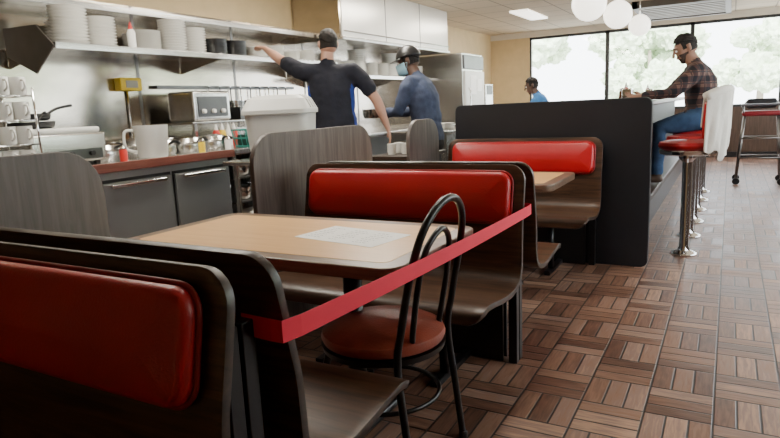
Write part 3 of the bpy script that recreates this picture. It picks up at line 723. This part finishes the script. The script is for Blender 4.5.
def head(c,f,up,skin,parent,hair=None,cap=None,mask=None,beard=False,s=1.0):
    c=V(c); f=V(f).normalized(); up=V(up); up=(up-f*up.dot(f)).normalized(); r=f.cross(up)
    def L(x,y,z): return c+(r*x+f*y+up*z)*s
    parts=[([(L(0,-.02,-.02),.068*s,.085*s),(L(0,-.012,.03),.074*s,.092*s),(L(0,-.012,.06),.066*s,.082*s),(L(0,-.012,.080),.045*s,.055*s)],r,0),
           ([(L(0,.03,.01),.062*s,.050*s),(L(0,.034,-.035),.055*s,.048*s),(L(0,.04,-.075),.040*s,.040*s),(L(0,.05,-.098),.022*s,.024*s)],r,0),
           ([(L(0,.085,.02),.010*s,.008*s),(L(0,.098,-.005),.011*s,.011*s),(L(0,.106,-.025),.015*s,.012*s)],r,0),
           ([(L(-.042,.072,.034),.010*s,.008*s),(L(0,.080,.032),.010*s,.010*s),(L(.042,.072,.034),.010*s,.008*s)],up,0),
           ([(L(-.020,.078,-.052),.007*s,.006*s),(L(0,.087,-.050),.009*s,.008*s),(L(.020,.078,-.052),.007*s,.006*s)],up,1),
           ([(L(-.068,-.012,-.028),.006*s,.012*s),(L(-.079,-.018,.0),.008*s,.017*s),(L(-.077,-.02,.022),.007*s,.014*s)],r,0),
           ([(L(.068,-.012,-.028),.006*s,.012*s),(L(.079,-.018,.0),.008*s,.017*s),(L(.077,-.02,.022),.007*s,.014*s)],r,0)]
    ho=remeshed('head',parts,[skin,lipm,hairm,stubble],parent,.0055,3)
    # hair and beard regions follow the skull itself, so there is no helmet edge
    for pg in ho.data.polygons:
        q=pg.center-c; x,y,z=q.dot(r)/s,q.dot(f)/s,q.dot(up)/s
        if abs(x)>.072 and z<.03 and -.045<y<.015: continue
        if hair and (z>.058+.10*max(0,y-.045) or (y<-.012 and z>-.035-.35*(y+.012) *(-1 if False else -.0)) and y<-.012 or (abs(x)>.05 and y<.03 and z>.0)):
            if z>-.05: pg.material_index=2
        if beard and y>.0 and (z<-.062 or (z<-.028 and abs(x)>.034) or (-.044<z<-.036 and abs(x)<.028)): pg.material_index=3
    for sx in (-1,1):
        p=L(sx*.030,.078,.010); lathe('eye',[(0,-.011),(.008,-.008),(.011,0),(.008,.008),(0,.011)],p,white,parent,12)
        p=L(sx*.030,.086,.010); lathe('iris',[(0,-.005),(.005,0),(0,.005)],p,eyem,parent,10)
        tube('eyebrow',[L(sx*.014,.092,.032),L(sx*.030,.091,.037),L(sx*.046,.082,.032)],.0035*s,hairm,parent,n=6)
    def shell(name,sc,m,front,side,back,rough,zs=1.0):
        vs=[];fs=[];n=40;k=16
        for j in range(k+1):
            for i in range(n):
                a=2*math.pi*i/n; sn=math.sin(a)
                pm_=side+(front-side)*max(0,sn)**1.5+(back-side)*max(0,-sn)**1.0
                ph=j/k*math.pi*pm_; x=math.sin(ph)*math.cos(a);y=math.sin(ph)*sn;z=math.cos(ph)
                tp=1-.03*(j/k)**4 if m is hairm else 1
                nn=(1+rough*noise.noise(V((x*5,y*5,z*5+c.x)))+rough*.5*noise.noise(V((x*13,y*13,z*13))))*tp
                vs.append(L(x*.080*sc*nn,-.014+y*.101*sc*nn,.026+z*.102*sc*nn*zs))
        for j in range(k):
            for i in range(n): fs.append((j*n+i,j*n+(i+1)%n,(j+1)*n+(i+1)%n,(j+1)*n+i))
        o=mesh(name,vs,fs,m,parent,True); s_=o.modifiers.new('s','SOLIDIFY'); s_.thickness=.004; s_.offset=-1; return o
    if hair: shell('hair',1.0,hair,.31,.38,.60,.08)
    if cap:
        shell('cap_crown',1.14,cap,.42,.46,.50,.0)
        vs=[];fs=[];n=14
        for j in range(5):
            for i in range(n+1):
                a=math.radians(20+140*i/n)
                vs.append(L(.084*math.cos(a)*(1+.05*j),(.090+.070*j/4*math.sin(a))*math.sin(a),.056-.012*j/4-.01*abs(math.cos(a))))
        for j in range(4):
            for i in range(n): b=j*(n+1)+i; fs.append((b,b+1,b+n+2,b+n+1))
        o=mesh('cap_brim',vs,fs,cap,parent,True); q=o.modifiers.new('s','SOLIDIFY'); q.thickness=.004
    if mask:
        vs=[];fs=[];n=16;k=8
        for j in range(k+1):
            z=-.105+.105*j/k
            for i in range(n+1):
                a=math.radians(5+170*i/n)
                w=.070-.030*max(0,(-z-.04)/.065)**1.5; dpt=.088+.012*math.sin(a)-.035*max(0,(-z-.06)/.045)**2
                vs.append(L(w*math.cos(a)*1.02,.012+(dpt)*math.sin(a)*.98+.012*math.sin(a)**8,z))
        for j in range(k):
            for i in range(n): b=j*(n+1)+i; fs.append((b,b+1,b+n+2,b+n+1))
        o=mesh('face_mask',vs,fs,mask,parent,True); q=o.modifiers.new('s','SOLIDIFY'); q.thickness=.004
        for sx in (-1,1):
            for z in (-.01,-.075): tube('mask_strap',[L(sx*.069,.02,z),L(sx*.080,-.01,-.01)],.0015,maskm,parent,n=5)
def person(name,J,face,mats,sleeve='short',side_panels=False,voxel=.013,hands=(),headkw={},hs=1.0,bulk=1.0,seated=False):
    root=empty(name,(J['pel'][0],J['pel'][1],0)); J={k:V(v) for k,v in J.items()}
    fv=V(face).normalized(); sd=fv.cross(V((0,0,1))).normalized(); B=bulk; A=1+(bulk-1)*.55
    pel,ch,nk=J['pel'],J['chest'],J['neck']; up=(nk-pel).normalized()
    parts=[]
    wa=pel.lerp(ch,.45)
    q0=.03 if not seated else -.03
    parts.append(([(pel-up*q0,.160*B,.118*B),(pel+up*.08,.153*B,.118*B),(wa,.148*B,.118*B),(ch,.170*B,.122*B),(ch.lerp(nk,.5),.165*A,.108*A),(ch.lerp(nk,.82),.10,.075)],sd,0))
    if not seated: parts.append(([(pel-up*.10,.155*A,.118*A),(pel-up*.04,.157*A,.116*A),(pel+up*.01,.150*A,.112*A)],sd,1))
    else: parts.append(([(pel-up*.0,.155*A,.115*A),(pel+up*.04,.150*A,.110*A)],sd,1))
    hc=J['head']; parts.append(([(nk-up*.03,.060,.060),(nk.lerp(hc,.35),.058,.060),(nk.lerp(hc,.75),.055,.056)],sd,2))
    parts.append(([(nk-up*.045,.078,.073),(nk-up*.01,.069,.067)],sd,0))
    for s,sg in (('R',1),('L',-1)):
        sh,el,wr_=J['sh'+s],J['el'+s],J['wr'+s]
        parts.append(([(ch.lerp(nk,.62)+sd*sg*.05,.085*A,.075*A),(sh-sd*sg*.02,.072*A,.070*A),(sh.lerp(el,.15),.064*A,.064*A),(sh.lerp(el,.62),.060*A,.060*A)],fv,0))
        if sleeve=='short':
            parts.append(([(sh.lerp(el,.3),.050*A,.048*A),(sh.lerp(el,.8),.045*A,.043*A),(el,.042*A,.040*A),(el.lerp(wr_,.3),.043*A,.040*A),(el.lerp(wr_,.7),.034,.031),(wr_,.028,.024)],fv,2))
        else:
            parts.append(([(sh.lerp(el,.3),.058*A,.057*A),(el,.049*A,.048*A),(el.lerp(wr_,.4),.047*A,.045*A),(el.lerp(wr_,.88),.037,.036)],fv,0))
            parts.append(([(el.lerp(wr_,.8),.027,.025),(wr_,.026,.023)],fv,2))
        hp,kn,an,to=J['hip'+s],J['kn'+s],J['an'+s],J['to'+s]
        parts.append(([(hp,.092*A,.090*A),(hp.lerp(kn,.3),.086*A,.084*A),(hp.lerp(kn,.75),.068*A,.070*A),(kn,.062*A,.064*A),(kn.lerp(an,.3),.060,.064),(kn.lerp(an,.7),.052,.054),(an+V((0,0,.03)),.050,.054)],sd,1))
        parts.append(([(an+V((0,0,.04)),.040,.040),(an-V((0,0,.03)),.040,.042)],sd,3))
        dd=(to-an); dd.z=0; dd.normalize(); b=an-V((0,0,.045)); parts.append(([(b-dd*.03,.036,.032),(b+dd*.06,.040,.034),(to-dd*.03,.044,.024),(to,.036,.018)],sd,3))
    if side_panels:
        for sg in (1,-1): parts.append(([(pel+sd*sg*.130*B,.030,.07),(wa+sd*sg*.116*B,.035,.070),(ch+sd*sg*.125*B-up*.02,.045,.07)],sd,4))
    remeshed('body',parts,mats,root,voxel,5,wr=.008)
    for hd_ in hands: hand(*hd_,mats[2],root,hs)
    kw=dict(headkw); f_=kw.pop('f',face); u_=kw.pop('up',up)
    head(hc,f_,u_,mats[2],root,**kw)
    return root
def legs(px,py,fx,fy,hz=.92,stance=.11,step=0):
    sx,sy=fy,-fx; J={}
    for s,g in (('R',1),('L',-1)):
        st=step*g
        J['hip'+s]=(px+sx*.085*g,py+sy*.085*g,hz-.02); J['kn'+s]=(px+sx*stance*g+fx*(.03+st*.5),py+sy*stance*g+fy*(.03+st*.5),.50)
        ax,ay=px+sx*stance*1.05*g+fx*(st-.02),py+sy*stance*1.05*g+fy*(st-.02)
        J['an'+s]=(ax,ay,.09); J['to'+s]=(ax+fx*.20,ay+fy*.20,.03)
    return J
f1=V((-.47,.88,0)).normalized()
J=legs(-2.95,4.40,f1.x,f1.y,.98,.12)
J.update(pel=(-2.95,4.40,1.0),chest=(-3.00,4.42,1.36),neck=(-3.03,4.43,1.59),head=(-3.04,4.47,1.745),
 shL=(-3.22,4.32,1.53),elL=(-3.50,4.38,1.66),wrL=(-3.73,4.46,1.78),
 shR=(-2.81,4.54,1.51),elR=(-2.65,4.59,1.26),wrR=(-2.58,4.64,1.02))
person('line_cook',J,f1,[navy,pants,skinm,black,royal],side_panels=True,bulk=1.22,
 hands=[('hand_left',(-3.73,4.46,1.78),(-.85,.35,.2),(0,0,-1),(.3,.6,0),.5),('hand_right',(-2.58,4.64,1.02),(.1,.15,-1),(-1,0,0),f1,.35)],
 headkw=dict(f=(-.75,.65,-.1),up=(0,0,1),hair=hairm,s=1.07))
f2=V((-.92,-.12,0)).normalized()
J=legs(-2.50,5.28,f2.x,f2.y,.90,.11)
J.update(pel=(-2.50,5.28,.93),chest=(-2.54,5.28,1.27),neck=(-2.61,5.29,1.48),head=(-2.70,5.30,1.615),
 shR=(-2.60,5.46,1.40),elR=(-2.72,5.50,1.16),wrR=(-2.93,5.38,1.13),
 shL=(-2.60,5.10,1.40),elL=(-2.70,5.06,1.15),wrL=(-2.91,5.12,1.15))
person('grill_cook',J,f2,[denim,pants,skind,black],sleeve='long',bulk=1.18,
 hands=[('hand_right',(-2.93,5.38,1.13),(-.9,-.3,0),(0,-1,0),(0,0,1),.6),('hand_left',(-2.91,5.12,1.15),(-.9,.3,0),(0,1,0),(0,0,1),.6)],
 headkw=dict(f=(-.9,-.2,-.28),up=(0,0,1),hair=hairm,cap=black,mask=maskm,s=1.08))
pan('mixing_bowl',-3.09,5.25,1.10,.10,.09,pansteel)
f3=V((-.97,-.22,0)).normalized()
J=dict(pel=(-.22,6.37,1.00),chest=(-.25,6.38,1.28),neck=(-.31,6.37,1.475),head=(-.39,6.36,1.605),
 shR=(-.33,6.57,1.39),elR=(-.52,6.57,1.215),wrR=(-.76,6.44,1.20),shL=(-.27,6.18,1.39),elL=(-.46,6.11,1.205),wrL=(-.72,6.15,1.20),
 hipR=(-.25,6.45,.965),hipL=(-.23,6.28,.965),knR=(-.59,6.40,.90),knL=(-.57,6.18,.90),anR=(-.60,6.38,.47),anL=(-.57,6.15,.47),toR=(-.78,6.36,.39),toL=(-.755,6.12,.39))
person('seated_customer',J,f3,[plaid_mat(),jeans,skinb,boot],sleeve='long',bulk=1.15,seated=True,
 hands=[('hand_right',(-.76,6.44,1.20),(-.9,-.3,-.02),(0,-.3,1),(0,-1,.3),.4),('hand_left',(-.72,6.15,1.20),(-.9,.3,-.02),(0,.3,1),(0,1,.3),.4)],
 headkw=dict(f=(-.9,-.3,-.42),up=(0,0,1),hair=hairm,beard=True,s=1.07))
f4=V((-.9,-.35,0)).normalized()
J=legs(-2.55,9.8,f4.x,f4.y,.82,.10)
J.update(pel=(-2.55,9.8,.85),chest=(-2.62,9.78,1.12),neck=(-2.70,9.76,1.30),head=(-2.78,9.74,1.43),
 shR=(-2.68,9.94,1.24),elR=(-2.80,9.96,1.02),wrR=(-2.98,9.86,.98),shL=(-2.66,9.62,1.24),elL=(-2.78,9.56,1.02),wrL=(-2.97,9.62,.98))
person('server_woman',J,f4,[blue,pants,skind,black],sleeve='short',voxel=.016,
 hands=[('hand_right',(-2.98,9.86,.98),(-.9,-.1,-.2),(0,0,-1),(0,-1,0),.3),('hand_left',(-2.97,9.62,.98),(-.9,.1,-.2),(0,0,-1),(0,1,0),.3)],
 headkw=dict(f=(-.9,-.3,-.3),up=(0,0,1),hair=hairm,s=1.08))
# ------------------------------------------------------------------ light
w=bpy.data.worlds.new('sky'); S.world=w; w.use_nodes=True; nt=w.node_tree; bg=nt.nodes['Background']
bg.inputs[0].default_value=(.92,.95,1,1); bg.inputs[1].default_value=9.5
sl=bpy.data.lights.new('sun','SUN'); sl.energy=14; sl.angle=.03; so=bpy.data.objects.new('sun',sl); COL.objects.link(so); so.rotation_euler=(math.radians(50),0,math.radians(10))
